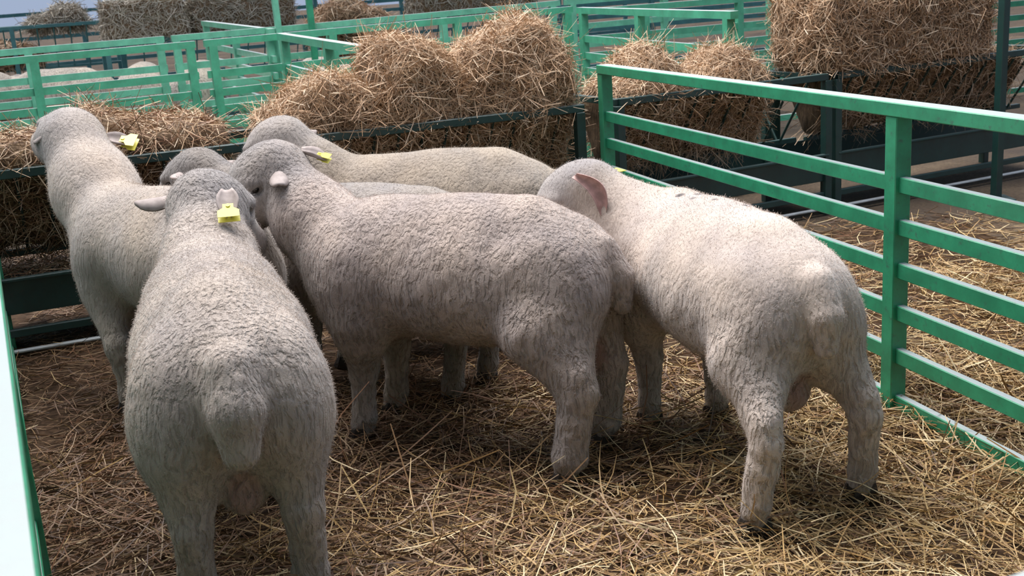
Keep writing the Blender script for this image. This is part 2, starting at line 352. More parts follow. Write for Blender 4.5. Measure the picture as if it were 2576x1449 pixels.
# ------------------------------------------------------------------ hay feeders
def feeder(name, p0, p1, label, mat='dark_green', ztop=0.85, width=0.56, zv=0.43, spacing=0.125, trough=True, rodr=0.008, posts=(0.0, 1.0), legs=True, coarse=False):
    p0, p1 = np.array(p0, float), np.array(p1, float); d = p1 - p0; Ln = np.linalg.norm(d); d /= Ln; n = np.array([-d[1], d[0]])
    root = empty(name, (p0[0], p0[1], 0)); tag(root, label, 'hay feeder')
    def P(s, o, z): q = d * s + n * o; return (q[0], q[1], z)
    for o in (0.0, width):
        bar('top_rail', P(0, o, ztop - 0.02), P(Ln, o, ztop - 0.02), 0.04, 0.04, mat, root)
    for t in (0.0, 1.0):
        bar('end_rail', P(Ln * t, 0, ztop - 0.02), P(Ln * t, width, ztop - 0.02), 0.04, 0.035, mat, root)
    bar('keel_rail', P(0, width / 2, zv), P(Ln, width / 2, zv), 0.03, 0.03, mat, root)
    k = int(Ln / spacing)
    for i in range(1, k):
        s = Ln * i / k
        rod('rack_bar', P(s, 0.0, ztop - 0.03), P(s, width / 2 - 0.01, zv), rodr, mat, root, 6)
        if not coarse: rod('rack_bar', P(s, width, ztop - 0.03), P(s, width / 2 + 0.01, zv), rodr, mat, root, 6)
    for t in posts:
        for o in (0.0, width):
            bar('leg', P(Ln * t, o, -0.02), P(Ln * t, o, ztop - 0.04), 0.05, 0.05, mat, root, up=(d[0], d[1], 0))
    if trough:
        bar('trough_side', P(0, 0.0, 0.285), P(Ln, 0.0, 0.285), 0.012, 0.16, mat, root)
        bar('trough_side', P(0, width, 0.285), P(Ln, width, 0.285), 0.012, 0.16, mat, root)
        bar('trough_floor', P(0, width / 2, 0.225), P(Ln, width / 2, 0.225), width - 0.02, 0.012, mat, root)
        bar('trough_lip', P(0, -0.012, 0.365), P(Ln, -0.012, 0.365), 0.035, 0.014, mat, root)
        bar('floor_slat', P(0, -0.04, 0.045), P(Ln, -0.04, 0.045), 0.03, 0.012, 'grey_cap', root)
        bar('lower_rail', P(0, 0.0, 0.12), P(Ln, 0.0, 0.12), 0.03, 0.035, mat, root)
        bar('lower_rail', P(0, width, 0.12), P(Ln, width, 0.12), 0.03, 0.035, mat, root)
    return root, P, Ln
fd_dir = (FD1 - FD0) / np.linalg.norm(FD1 - FD0); fd_n = np.array([-fd_dir[1], fd_dir[0]])
fdA, PA, LA = feeder('hay_feeder', FD0 - fd_dir * 0.45, FD1 + fd_dir * 0.02, 'dark green hay rack with thin bars and trough across the back of the pen', posts=(0.0, 0.46, 0.995))
F2a0, F2a1 = np.array([0.64, 6.27]), np.array([1.95, 6.915])
F2b0, F2b1 = np.array([2.02, 6.95]), np.array([3.75, 7.82])
fdB, PB, LB = feeder('hay_feeder', F2a0, F2a1, 'dark green hay rack holding two pointed hay heaps behind the right fence')
fdC, PC, LC = feeder('hay_feeder', F2b0, F2b1, 'dark green hay rack carrying the big hay bale at upper right')

def hay_heap(name, P, prof, label, n, width=0.56, ztop=0.85, zv=0.45, pal=PAL_HAY, seed=0, bulge=-0.035, lmin=0.06, lmax=0.2, wid=0.0034, peak=0.55, droop=0.5, kind='stuff', nz=0.06):
    """hay filling a V rack; prof: list of (s, top z) along the rack"""
    r = np.random.default_rng(50 + seed)
    s0, s1 = prof[0][0], prof[-1][0]; ns = max(8, int((s1 - s0) / 0.035)); nc = 28
    ss = np.linspace(s0, s1, ns); tops = np.interp(ss, [a for a, b in prof], [b for a, b in prof])
    V = np.zeros((ns, nc, 3)); O = np.zeros((ns, nc, 3))
    for i, (s, tp) in enumerate(zip(ss, tops)):
        e = min(1.0, 0.35 + min(s - s0, s1 - s) / 0.10)
        for j in range(nc):
            t = 2 * math.pi * j / nc
            c, sn = math.cos(t), math.sin(t)
            if sn >= 0:
                o = width / 2 + (width / 2 + bulge) * np.sign(c) * abs(c) ** 0.6 * (0.75 + 0.25 * e); z = ztop - 0.03 + (tp - ztop + 0.03) * abs(sn) ** peak
            else:
                k = abs(sn) ** 0.9; o = width / 2 + (width / 2 + bulge - 0.045) * c * (1 - k * 0.5); z = ztop - 0.03 - (ztop - 0.03 - zv) * k
            V[i, j] = P(s, o, z)
    flat = V.reshape(-1, 3)
    cen = np.repeat(V.mean(1), nc, 0); out = unit(flat - cen)
    flat = flat + out * (nz * noise3(flat + seed, 0.16, 7) + nz * 0.5 * noise3(flat, 0.06, 8))[:, None]
    i, j = np.meshgrid(np.arange(ns - 1), np.arange(nc), indexing='ij')
    a = i * nc + j; b = i * nc + (j + 1) % nc
    f = np.stack([a, b, b + nc, a + nc], 2).reshape(-1, 4)
    # end caps as quads to a centre fan
    capv = np.vstack([V[0].mean(0), V[-1].mean(0)]); base = len(flat)
    caps = [(base, (k + 1) % nc, k, k) for k in range(nc)] + [(base + 1, (ns - 1) * nc + k, (ns - 1) * nc + (k + 1) % nc, (ns - 1) * nc + (k + 1) % nc) for k in range(nc)]
    allv = np.vstack([flat, capv])
    bm = bmesh.new()
    bv = [bm.verts.new(p) for p in allv]
    for q in f: bm.faces.new([bv[x] for x in q])
    for q in caps: bm.faces.new([bv[q[0]], bv[q[1]], bv[q[2]]])
    bmesh.ops.recalc_face_normals(bm, faces=bm.faces)
    for fc in bm.faces: fc.smooth = True
    me = bpy.data.meshes.new(name); bm.to_mesh(me); bm.free()
    root = empty(name, (0, 0, 0)); tag(root, label, 'hay', kind=kind)
    link('hay_core', me, 'hay', root)
    fa = np.array(f)
    # outward orientation for strands
    A, B_, Cc, D_ = (allv[fa[:, q]] for q in range(4)); nr = np.cross(Cc - A, D_ - B_); ctr = (A + Cc) / 2
    flip = ((nr * (ctr - cen[fa[:, 0]])).sum(1) < 0); fa[flip] = fa[flip][:, ::-1]
    Vs, Qs, T = surf_strands(allv, fa, n, lmin, lmax, wid, pal, lift=0.025, stick=0.35, droop=droop, r=r)
    o = link('stalks', np_mesh('stalks', Vs, Qs, T), 'straw', root); o['kind'] = 'stuff'
    return root
W0 = lambda P, rt: (lambda s, o, z: tuple(np.array(P(s, o, z)) + np.array(rt.location)))
QA, QB, QC = W0(PA, fdA), W0(PB, fdB), W0(PC, fdC)
k0 = 0.45
hay_heap('hay_heap', QA, [(0.02, 0.95), (k0, 0.94), (k0 + 0.3, 0.97), (k0 + 0.42, 1.04), (k0 + 0.5, 1.03), (k0 + 0.62, 0.97), (k0 + 0.85, 0.96), (k0 + 1.0, 0.90)],
         'low reddish brown hay in the left part of the rack', 9000, seed=1, pal=np.vstack([PAL_BROWN * 1.3, PAL_HAY[:4]]), nz=0.035)
hay_heap('hay_heap', QA, [(k0 + 1.20, 0.88), (k0 + 1.28, 0.97), (k0 + 1.38, 1.04), (k0 + 1.58, 1.09), (k0 + 1.68, 1.06), (k0 + 1.76, 0.93)],
         'rounded heap of loose hay just left of the tallest hay', 8000, seed=2, nz=0.05)
hay_heap('hay_heap', QA, [(k0 + 1.77, 1.15), (k0 + 1.81, 1.22), (k0 + 2.02, 1.21), (k0 + 2.2, 1.11), (k0 + 2.26, 1.05)],
         'tall upright flake of hay in the middle of the rack', 8000, seed=3)
hay_heap('hay_heap', QA, [(k0 + 2.22, 1.08), (k0 + 2.32, 1.14), (k0 + 2.5, 1.24), (k0 + 2.66, 1.31), (k0 + 2.78, 1.22), (k0 + 2.83, 1.02)],
         'tallest shaggy hay heap at the right end of the rack', 9500, seed=4)
# hay lying in the trough
rt = np.random.default_rng(21); n = 6000
s = rt.uniform(0.02, LA - 0.05, n); o = rt.uniform(0.03, 0.52, n)
c = np.array([QA(a, b, 0.33 + 0.05 * rt.random()) for a, b in zip(s, o)])
ang = rt.uniform(0, 6.28, n); d = unit(np.stack([np.cos(ang), np.sin(ang), rt.normal(0, 0.25, n)], 1)); ln = rt.uniform(0.05, 0.16, n)
Vs, Qs, k = strands(c, d, ln, rt.uniform(0.6, 1.4, n) * 0.0035, unit(rt.normal(0, 0.6, (n, 3)) + np.array([0, 0, 1.0])), rt.normal(0, 0.08, (n, 3)) * ln[:, None], 2)
ht = link('trough_hay', np_mesh('trough_hay', Vs, Qs, np.repeat(pick(np.vstack([PAL_BROWN * 1.35, PAL_HAY[:2]]), n, r=rt), k, axis=0)), 'straw')
tag(ht, 'thin layer of reddish hay in the trough under the rack', 'hay', kind='stuff')
hay_heap('hay_heap', QB, [(0.04, 0.86), (0.16, 0.93), (0.30, 1.07), (0.36, 1.12), (0.48, 0.96), (0.60, 0.88)], 'pointed hay heap just behind the right fence corner', 6000, seed=5, nz=0.03, peak=1.0)
hay_heap('hay_heap', QB, [(0.62, 0.87), (0.74, 0.95), (0.88, 1.05), (0.96, 1.02), (1.08, 0.90)], 'smaller pointed hay heap beside the big bale', 5000, seed=6, nz=0.03, peak=1.0)
hay_heap('hay_heap', QC, [(0.02, 0.83), (0.5, 0.84), (1.2, 0.84), (1.7, 0.83)], 'hay packed between the bars under the big bale', 4500, seed=7, nz=0.02)

def bale(name, centre, rz, size, label, n, pal=PAL_HAY, seed=0, wid=0.004, lmax=0.16, group=None, strings=True):
    root = empty(name, centre, rz); tag(root, label, 'hay bale', group)
    r = np.random.default_rng(80 + seed); L_, W_, H_ = size
    bm = bmesh.new(); bmesh.ops.create_cube(bm, size=1.0)
    bmesh.ops.subdivide_edges(bm, edges=list(bm.edges), cuts=13, use_grid_fill=True)
    for v in bm.verts:
        q = np.array(v.co) * 2; e = np.sort(np.abs(q))[::-1]
        k = 1 - 0.07 * max(0, e[0] + e[1] - 1.55) - 0.05 * max(0, e.sum() - 2.3)
        v.co = Vector((q[0] * L_ / 2 * k, q[1] * W_ / 2 * k, q[2] * H_ / 2 * k + H_ / 2))
    vv = np.array([v.co for v in bm.verts]); out = unit(vv - np.array([0, 0, H_ / 2]))
    vv = vv + out * (0.03 * noise3(vv + seed * 3.1, 0.13, 9) + 0.02 * noise3(vv, 0.05, 10))[:, None]
    for v, p in zip(bm.verts, vv): v.co = p
    for fc in bm.faces: fc.smooth = True
    fa = np.array([[v.index for v in fc.verts] for fc in bm.faces])
    me = bpy.data.meshes.new('body'); bm.to_mesh(me); bm.free()
    link('bale_body', me, 'hay', root)
    A, B_, Cc, D_ = (vv[fa[:, q]] for q in range(4)); nr = np.cross(Cc - A, D_ - B_)
    flip = (nr * ((A + Cc) / 2 - np.array([0, 0, H_ / 2]))).sum(1) < 0; fa[flip] = fa[flip][:, ::-1]
    Vs, Qs, T = surf_strands(vv, fa, n, 0.04, lmax, wid, pal, lift=0.015, stick=0.25, droop=0.25, r=r)
    o = link('stalks', np_mesh('stalks', Vs, Qs, T), 'straw', root); o['kind'] = 'stuff'
    return root
ang2 = math.atan2(*(F2b1 - F2b0)[::-1])
bc = QC(0.62, 0.25, 0.845)
bale('hay_bale', bc, ang2, (1.42, 0.55, 0.48), 'big frayed hay bale resting on the rack at upper right', 15000, seed=1)

# ------------------------------------------------------------------ sheep
def sd_cone(X, a, b, ra, rb):
    a = np.asarray(a, np.float32); b = np.asarray(b, np.float32); ba = b - a; L2 = float(ba @ ba)
    pa = [X[i] - a[i] for i in range(3)]
    h = np.clip((pa[0] * ba[0] + pa[1] * ba[1] + pa[2] * ba[2]) / max(L2, 1e-9), 0, 1)
    d = np.sqrt((pa[0] - h * ba[0]) ** 2 + (pa[1] - h * ba[1]) ** 2 + (pa[2] - h * ba[2]) ** 2)
    return d - (ra + (rb - ra) * h)
def sd_ell(X, c, rad, R=None):
    p = [X[i] - c[i] for i in range(3)]
    if R is not None: p = [R[0][i] * p[0] + R[1][i] * p[1] + R[2][i] * p[2] for i in range(3)]   # rotate into the ellipsoid frame (columns of R are its axes)
    k0 = np.sqrt(sum((p[i] / rad[i]) ** 2 for i in range(3))); k1 = np.sqrt(sum((p[i] / rad[i] ** 2) ** 2 for i in range(3))) + 1e-6
    return k0 * (k0 - 1) / k1
class Field:
    def __init__(s, lo, hi, h):
        s.lo = np.array(lo, np.float32); s.h = h
        s.n = np.ceil((np.array(hi) - s.lo) / h).astype(int) + 1
        s.ax = [s.lo[i] + h * np.arange(s.n[i], dtype=np.float32) for i in range(3)]
        s.D = np.full(s.n, 0.6, np.float32)
    def add(s, fn, lo, hi, k, mode='add'):
        m = k + 0.05
        i0 = np.clip(((np.array(lo) - m - s.lo) / s.h).astype(int), 0, s.n - 1); i1 = np.clip(((np.array(hi) + m - s.lo) / s.h).astype(int) + 2, 1, s.n)
        sl = tuple(slice(a, b) for a, b in zip(i0, i1))
        X = np.meshgrid(*[s.ax[i][sl[i]] for i in range(3)], indexing='ij', sparse=True)
        d = fn(X); o = s.D[sl]
        if mode == 'add':
            h = np.maximum(k - np.abs(o - d), 0) / k; s.D[sl] = np.minimum(o, d) - h * h * k * 0.25
        else:
            d = -d; h = np.maximum(k - np.abs(o - d), 0) / k; s.D[sl] = np.maximum(o, d) + h * h * k * 0.25
    def cone(s, a, b, ra, rb, k=0.05, mode='add'):
        a = np.array(a, float); b = np.array(b, float); r = max(ra, rb)
        s.add(lambda X: sd_cone(X, a, b, ra, rb), np.minimum(a, b) - r, np.maximum(a, b) + r, k, mode)
    def ell(s, c, rad, k=0.05, R=None, mode='add'):
        c = np.array(c, float); r = max(rad)
        s.add(lambda X: sd_ell(X, c, rad, R), c - r, c + r, k, mode)
    def mesh(s):
        D = s.D; n = s.n; ins = D < 0
        c = ins[:-1, :-1, :-1].astype(np.int8)
        cnt = np.zeros_like(c)
        for a in (0, 1):
            for b in (0, 1):
                for e in (0, 1): cnt += ins[a:n[0] - 1 + a, b:n[1] - 1 + b, e:n[2] - 1 + e]
        act = (cnt > 0) & (cnt < 8); idx = np.full(act.shape, -1, np.int32); cells = np.argwhere(act); idx[act] = np.arange(len(cells))
        acc = np.zeros((len(cells), 3)); num = np.zeros(len(cells))
        cor = [(a, b, e) for a in (0, 1) for b in (0, 1) for e in (0, 1)]
        vals = {q: D[cells[:, 0] + q[0], cells[:, 1] + q[1], cells[:, 2] + q[2]] for q in cor}
        for q in cor:
            for axn in range(3):
                if q[axn] == 0:
                    q2 = list(q); q2[axn] = 1; q2 = tuple(q2)
                    v0, v1 = vals[q], vals[q2]; x = (v0 < 0) != (v1 < 0)
                    t = np.where(x, v0 / np.where(x, v0 - v1, 1), 0)
                    pt = np.tile(np.array(q, float), (len(cells), 1)); pt[:, axn] = t
                    acc[x] += pt[x]; num[x] += 1
        V = s.lo + (cells + acc / num[:, None]) * s.h
        F = []
        for axn in range(3):
            o = [i for i in range(3) if i != axn]
            sl0 = [slice(None)] * 3; sl1 = [slice(None)] * 3; sl0[axn] = slice(0, -1); sl1[axn] = slice(1, None)
            cr = ins[tuple(sl0)] != ins[tuple(sl1)]
            e = np.argwhere(cr); e = e[(e[:, o[0]] > 0) & (e[:, o[1]] > 0) & (e[:, o[0]] < n[o[0]] - 1) & (e[:, o[1]] < n[o[1]] - 1)]
            neg = ins[tuple(sl0)][e[:, 0], e[:, 1], e[:, 2]]
            def g(da, db):
                q = e.copy(); q[:, o[0]] -= da; q[:, o[1]] -= db; return idx[q[:, 0], q[:, 1], q[:, 2]]
            quad = np.stack([g(0, 0), g(1, 0), g(1, 1), g(0, 1)], 1)
            fl_ = neg if axn != 1 else ~neg
            quad[~fl_] = quad[~fl_][:, ::-1]
            F.append(quad)
        F = np.vstack(F); F = F[(F >= 0).all(1)]
        return V, F
def vnormals(V, F):
    n = np.cross(V[F[:, 2]] - V[F[:, 0]], V[F[:, 3]] - V[F[:, 1]]); N_ = np.zeros_like(V)
    for i in range(4): np.add.at(N_, F[:, i], n)
    return unit(N_)

def ear_mesh(name, length, width, cup=0.35, thick=0.006, fold=0.0, nL=9, nW=7, arc=0.0):
    """leaf shaped ear along +x, its hollow side facing +z"""
    top, bot = [], []
    for i in range(nL):
        t = i / (nL - 1); w = width * 0.5 * (0.45 + 0.55 * math.sin(min(1, t * 1.9) * math.pi / 2)) * math.sqrt(max(0.0, 1 - max(0, (t - 0.45) / 0.56) ** 2))
        ya = arc * length * math.sin(math.pi * t)
        for j in range(nW):
            u = j / (nW - 1) * 2 - 1; a = u * cup * 2
            y = w * math.sin(a) / math.sin(cup * 2) if cup > 0.01 else w * u; z = w * (1 - math.cos(a)) * 1.1 - fold * t * t * length
            top.append((t * length, y + ya, z + thick / 2)); bot.append((t * length, y * 1.03 + ya, z - thick / 2))
    v = top + bot; nn = len(top); f = []
    for i in range(nL - 1):
        for j in range(nW - 1):
            a = i * nW + j; f.append((a, a + nW, a + nW + 1, a + 1)); f.append((nn + a + 1, nn + a + nW + 1, nn + a + nW, nn + a))
        a = i * nW; f.append((a, nn + a, nn + a + nW, a + nW)); a = i * nW + nW - 1; f.append((a + nW, nn + a + nW, nn + a, a))
    for j in range(nW - 1):
        f.append((j, j + 1, nn + j + 1, nn + j)); a = (nL - 1) * nW + j; f.append((a + 1, a, nn + a, nn + a + 1))
    return np_mesh(name, np.array(v), np.array(f), smooth=True)
def frame(x, zhint):
    x = Vector(x).normalized(); z = Vector(zhint); y = z.cross(x).normalized(); z = x.cross(y).normalized()
    return Matrix(((x.x, y.x, z.x), (x.y, y.y, z.y), (x.z, y.z, z.z)))
def hoof_mesh():
    bm = bmesh.new()
    for s in (-1, 1):
        vs = []
        for z, x0, x1, w in ((0.0, -0.028, 0.050, 0.020), (0.022, -0.026, 0.036, 0.019), (0.048, -0.020, 0.018, 0.015)):
            vs.append([bm.verts.new((x, s * 0.021 + y, z)) for x, y in ((x0, -w * 0.8), (x0 + (x1 - x0) * 0.6, -w), (x1, -w * 0.15 * s), (x1, w * 0.25), (x0 + (x1 - x0) * 0.6, w), (x0, w * 0.8))])
        for a, b in zip(vs, vs[1:]):
            for i in range(6): bm.faces.new((a[i], a[(i + 1) % 6], b[(i + 1) % 6], b[i]))
        bm.faces.new(vs[0][::-1]); bm.faces.new(vs[2])
    bmesh.ops.recalc_face_normals(bm, faces=bm.faces)
    me = bpy.data.meshes.new('hoof'); bm.to_mesh(me); bm.free(); return me
HOOF = hoof_mesh(); HOOF.materials.append(M['hoof'])
def tag_mesh():
    bm = bmesh.new(); T = 0.0016
    for zc, (l0, l1, w0, w1) in ((0.004, (0.0, 0.040, 0.012, 0.024)), (-0.010, (0.004, 0.042, 0.016, 0.024))):
        pts = [(l0, -w0), (l0 + 0.012, -w0), (l0 + 0.02, -w1), (l1, -w1), (l1, w1), (l0 + 0.02, w1), (l0 + 0.012, w0), (l0, w0)]
        a = [bm.verts.new((x, y, zc - T / 2)) for x, y in pts]; b = [bm.verts.new((x, y, zc + T / 2)) for x, y in pts]
        bm.faces.new(a[::-1]); bm.faces.new(b)
        for i in range(8): bm.faces.new((a[i], a[(i + 1) % 8], b[(i + 1) % 8], b[i]))
    r = bmesh.ops.create_cone(bm, cap_ends=True, segments=10, radius1=0.005, radius2=0.005, depth=0.02)
    for v in r['verts']: v.co.x += 0.006; v.co.z -= 0.003
    bmesh.ops.recalc_face_normals(bm, faces=bm.faces)
    me = bpy.data.meshes.new('ear_tag'); bm.to_mesh(me); bm.free(); return me
TAG = tag_mesh(); TAG.materials.append(M['tag'])

def sheep(name, loc, heading, label, scale=1.0, lx=1.0, girth=1.0, poll=(0.72, 0, 0.90), nose=(0.9, 0, -0.4), feet=None, voxel=0.009, wool_col=(0.50, 0.42, 0.36),
          ears=None, tags=(), seed=0, fuzz=2.0, detail=True, tail=True, group=None, ear_mat='ear', marks=(), rump_w=1.0, neck_r=0.13, back=0.0, tail_side=0.0, thick=1.0, hs=1.18, roll=0.0, tail_r=1.0, tail_z=0.50, crack=1.0, smooth_back=0.0, nbz=0.61, nbr=0.165, head_col=(0.31, 0.285, 0.27)):
    root = empty(name, loc, math.radians(heading)); root.scale = (scale,) * 3; tag(root, label, 'sheep', group)
    P = np.array(poll, float); dn = np.array(nose, float); dn /= np.linalg.norm(dn)
    side = np.cross((0, 0, 1.0), dn); side /= np.linalg.norm(side); up = np.cross(dn, side)
    cr_, sr_ = math.cos(math.radians(roll)), math.sin(math.radians(roll)); side, up = side * cr_ - up * sr_, up * cr_ + side * sr_
    lo = np.array([-0.72 * lx, -0.42, -0.01]); hi = np.array([0.6 * lx, 0.42, 0.95])
    for q in (P, P + dn * 0.32): lo = np.minimum(lo, q - 0.2); hi = np.maximum(hi, q + 0.2)
    lo[2] = -0.01
    fl_ = Field(lo, hi, voxel); g = girth; X = lambda x: x * lx
    # trunk
    fl_.ell((X(0.02), 0, 0.595), (0.46 * lx, 0.225 * g, 0.225), 0.06)
    fl_.ell((X(-0.10), 0, 0.56), (0.34 * lx, 0.235 * g, 0.205), 0.06)
    fl_.ell((X(0.29), 0, 0.585), (0.21 * lx, 0.195 * g, 0.225), 0.08)
    fl_.ell((X(-0.34), 0, 0.600), (0.19 * lx, 0.195 * g * rump_w, 0.185), 0.08)
    fl_.cone((X(0.26), 0, 0.725), (X(-0.24), 0, 0.745 + back), 0.075, 0.08, 0.10)
    fl_.ell((X(0.42), 0, 0.52), (0.12, 0.13 * g, 0.17), 0.09)
    # neck and head
    nb = np.array([X(0.36), 0, nbz]); mid = nb * 0.45 + P * 0.55 + np.array([0.0, 0, -0.03])
    hb = P - up * 0.015
    fl_.cone(nb, mid, nbr, neck_r + 0.015, 0.10); fl_.cone(mid, hb, neck_r + 0.015, neck_r - 0.02, 0.08)
    HR = np.array([[dn[0], side[0], up[0]], [dn[1], side[1], up[1]], [dn[2], side[2], up[2]]])
    fl_.ell(P + dn * 0.03 * hs, (0.118 * hs, 0.102 * hs, 0.098 * hs), 0.05, R=HR)
    fl_.cone(P + (dn * 0.08 - up * 0.01) * hs, P + (dn * 0.225 - up * 0.035) * hs, 0.080 * hs, 0.047 * hs, 0.05)
    fl_.cone(P + (dn * 0.07 - up * 0.055) * hs, P + (dn * 0.20 - up * 0.065) * hs, 0.060 * hs, 0.036 * hs, 0.04)
    fl_.ell(P + (dn * 0.235 - up * 0.04) * hs, (0.045 * hs, 0.042 * hs, 0.042 * hs), 0.03)
    if detail:
        for s in (-1, 1):
            fl_.ell(P + (dn * 0.085 + side * s * 0.082 + up * 0.012) * hs, (0.026, 0.018, 0.02), 0.02, mode='cut')
            fl_.ell(P + (dn * 0.09 + side * s * 0.07 + up * 0.035) * hs, (0.035, 0.022, 0.018), 0.025)
            fl_.ell(P + (dn * 0.272 + side * s * 0.018 - up * 0.028) * hs, (0.012, 0.008, 0.012), 0.01, mode='cut')
        fl_.cone(P + (dn * 0.275 + side * 0.03 - up * 0.068) * hs, P + (dn * 0.275 - side * 0.03 - up * 0.068) * hs, 0.006, 0.006, 0.01, 'cut')
    # legs
    ft = {'hl': (-0.40, 0.135), 'hr': (-0.40, -0.135), 'fl': (0.30, 0.12), 'fr': (0.30, -0.12)}
    if feet: ft.update(feet)
    for kx in ('hl', 'hr'):
        fx, fy = ft[kx]; fx *= lx; s = 1 if kx == 'hl' else -1
        hip = np.array([X(-0.34), s * 0.115 * rump_w, 0.55]); hock = np.array([fx * 0.9 + hip[0] * 0.1 - 0.035, fy * 0.8 + hip[1] * 0.2, 0.275]); fet = np.array([fx, fy, 0.085])
        stf = np.array([hip[0] * 0.5 + fx * 0.5 + 0.075, fy * 0.5 + hip[1] * 0.5, 0.435])
        fl_.ell(hip + np.array([-0.01, 0, -0.03]), (0.15, 0.078 * rump_w, 0.175), 0.10)
        fl_.cone(hip + np.array([-0.02, 0, -0.06]), stf, 0.095, 0.064, 0.11)
        fl_.cone(stf + np.array([-0.03, 0, 0.02]), hock, 0.070 * thick, 0.044 * thick, 0.08)
        fl_.cone(hip + np.array([-0.07, 0, -0.10]), hock + np.array([0, 0, 0.06]), 0.07, 0.034 * thick, 0.05)
        fl_.cone(hock, fet, 0.045 * thick, 0.039 * thick, 0.02)
        fl_.cone(fet, (fx + 0.012, fy, 0.045), 0.041 * thick, 0.040, 0.02)
    for kx in ('fl', 'fr'):
        fx, fy = ft[kx]; fx *= lx; s = 1 if kx == 'fl' else -1
        sh = np.array([X(0.32), s * 0.125 * g, 0.50]); kn = np.array([fx * 0.75 + X(0.30) * 0.25, fy, 0.26]); fet = np.array([fx, fy, 0.085])
        fl_.ell(sh, (0.12, 0.085, 0.19), 0.06)
        fl_.cone(sh - np.array([0, 0, 0.06]), kn, 0.085, 0.047, 0.05); fl_.cone(kn, fet, 0.046, 0.037, 0.03); fl_.cone(fet, (fx + 0.012, fy, 0.045), 0.040, 0.040, 0.02)
    if tail:
        ty = tail_side
        fl_.cone((X(-0.495), ty * 0.5, 0.68), (X(-0.54), ty, 0.59), 0.05 * tail_r, 0.056 * tail_r, 0.03); fl_.cone((X(-0.54), ty, 0.59), (X(-0.545), ty, tail_z), 0.055 * tail_r, 0.040 * tail_r, 0.012)
        fl_.cone((X(-0.36), 0, 0.44), (X(-0.37), 0, 0.33), 0.035, 0.062, 0.02)
    V, F = fl_.mesh()
    Nn = vnormals(V, F)
    if (Nn * (V - V.mean(0))).sum() < 0: F = F[:, ::-1]; Nn = -Nn
    sd = seed * 13.7
    legm = np.clip((0.42 - V[:, 2]) / 0.2, 0, 1)
    headd = np.linalg.norm(V - (P + dn * 0.19), axis=1); facem = np.clip((0.15 - headd) / 0.05, 0, 1)
    body = 1 - facem
    st_ = V * np.array([1.0, 1.0, 0.42])
    topm = np.clip((V[:, 2] - 0.55) / 0.15, 0, 1) * smooth_back
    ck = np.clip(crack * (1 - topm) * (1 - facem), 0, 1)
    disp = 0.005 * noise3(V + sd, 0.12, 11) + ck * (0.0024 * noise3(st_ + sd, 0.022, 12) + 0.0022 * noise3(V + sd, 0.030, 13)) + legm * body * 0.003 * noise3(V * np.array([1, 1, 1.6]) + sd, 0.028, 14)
    V = V + Nn * disp[:, None]
    # natural colouring: greyer face and crown, dirtier shins, sandy flanks
    tint = np.tile(np.array(wool_col, float), (len(V), 1))
    hd = np.clip((0.26 - np.linalg.norm(V - (P + dn * 0.05), axis=1)) / 0.14, 0, 1)
    tint = tint * (1 - hd[:, None]) + hd[:, None] * np.array(head_col)
    tint *= (1 + 0.10 * noise3(V + sd, 0.16, 15) + 0.06 * noise3(V + sd, 0.05, 16))[:, None]
    shin = np.clip((0.30 - V[:, 2]) / 0.25, 0, 1)[:, None]; tint = tint * (1 - 0.35 * shin) + 0.35 * shin * np.array((0.34, 0.285, 0.24))
    stain = np.clip(noise3(V + sd + 4, 0.22, 17) - 0.25, 0, 1)[:, None]; tint = tint * (1 - 0.5 * stain) + 0.5 * stain * np.array((0.40, 0.31, 0.22))
    muz = np.clip((0.085 - np.linalg.norm(V - (P + dn * 0.25 - up * 0.04), axis=1)) / 0.05, 0, 1)[:, None]; tint = tint * (1 - 0.6 * muz) + 0.6 * muz * np.array((0.45, 0.30, 0.27))
    if tail:
        q = np.linalg.norm((V - np.array([X(-0.43), 0, 0.33])) / np.array([1, 0.7, 1.2]), axis=1); b_ = np.clip((0.075 - q) / 0.03, 0, 1)[:, None]; tint = tint * (1 - b_) + b_ * np.array((0.40, 0.27, 0.24))
    for (mx, my, mr) in marks:
        q = np.hypot(V[:, 0] - mx, V[:, 1] - my) + 0.012 * noise3(V, 0.02, 18); b_ = (np.clip((mr - q) / 0.008, 0, 1) * (V[:, 2] > 0.6))[:, None]; tint = tint * (1 - 0.85 * b_) + 0.85 * b_ * np.array((0.03, 0.03, 0.035))
    tint = np.clip(tint, 0.02, 1)
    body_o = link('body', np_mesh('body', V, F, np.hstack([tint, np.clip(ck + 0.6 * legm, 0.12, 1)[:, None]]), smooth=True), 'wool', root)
    if fuzz > 0:
        r = np.random.default_rng(300 + seed); n = int(len(V) * fuzz); k = r.integers(0, len(V), n)
        p = V[k] + r.normal(0, voxel * 0.4, (n, 3)); nn = Nn[k]
        dd = unit(nn * 0.6 + r.normal(0, 0.55, (n, 3)) + np.array([0, 0, -0.35]))
        ln = (0.0045 * (1 - 0.65 * facem[k]) * (1 - 0.25 * legm[k])) * r.uniform(0.6, 1.3, n)
        sw = unit(np.cross(dd, r.normal(size=(n, 3)))); w = 0.0009
        tri = np.stack([p - sw * w - nn * 0.002, p + sw * w - nn * 0.002, p + dd * ln[:, None]], 1).reshape(-1, 3)
        tt = np.repeat(tint[k][:, :3] * r.uniform(0.85, 1.2, (n, 1)), 3, axis=0)
        fo = link('fleece', np_mesh('fleece', tri, np.arange(3 * n).reshape(-1, 3), tt), 'fleece', root); fo['kind'] = 'stuff'
    # ears, tags, eyes, hooves
    ed = ears or {}
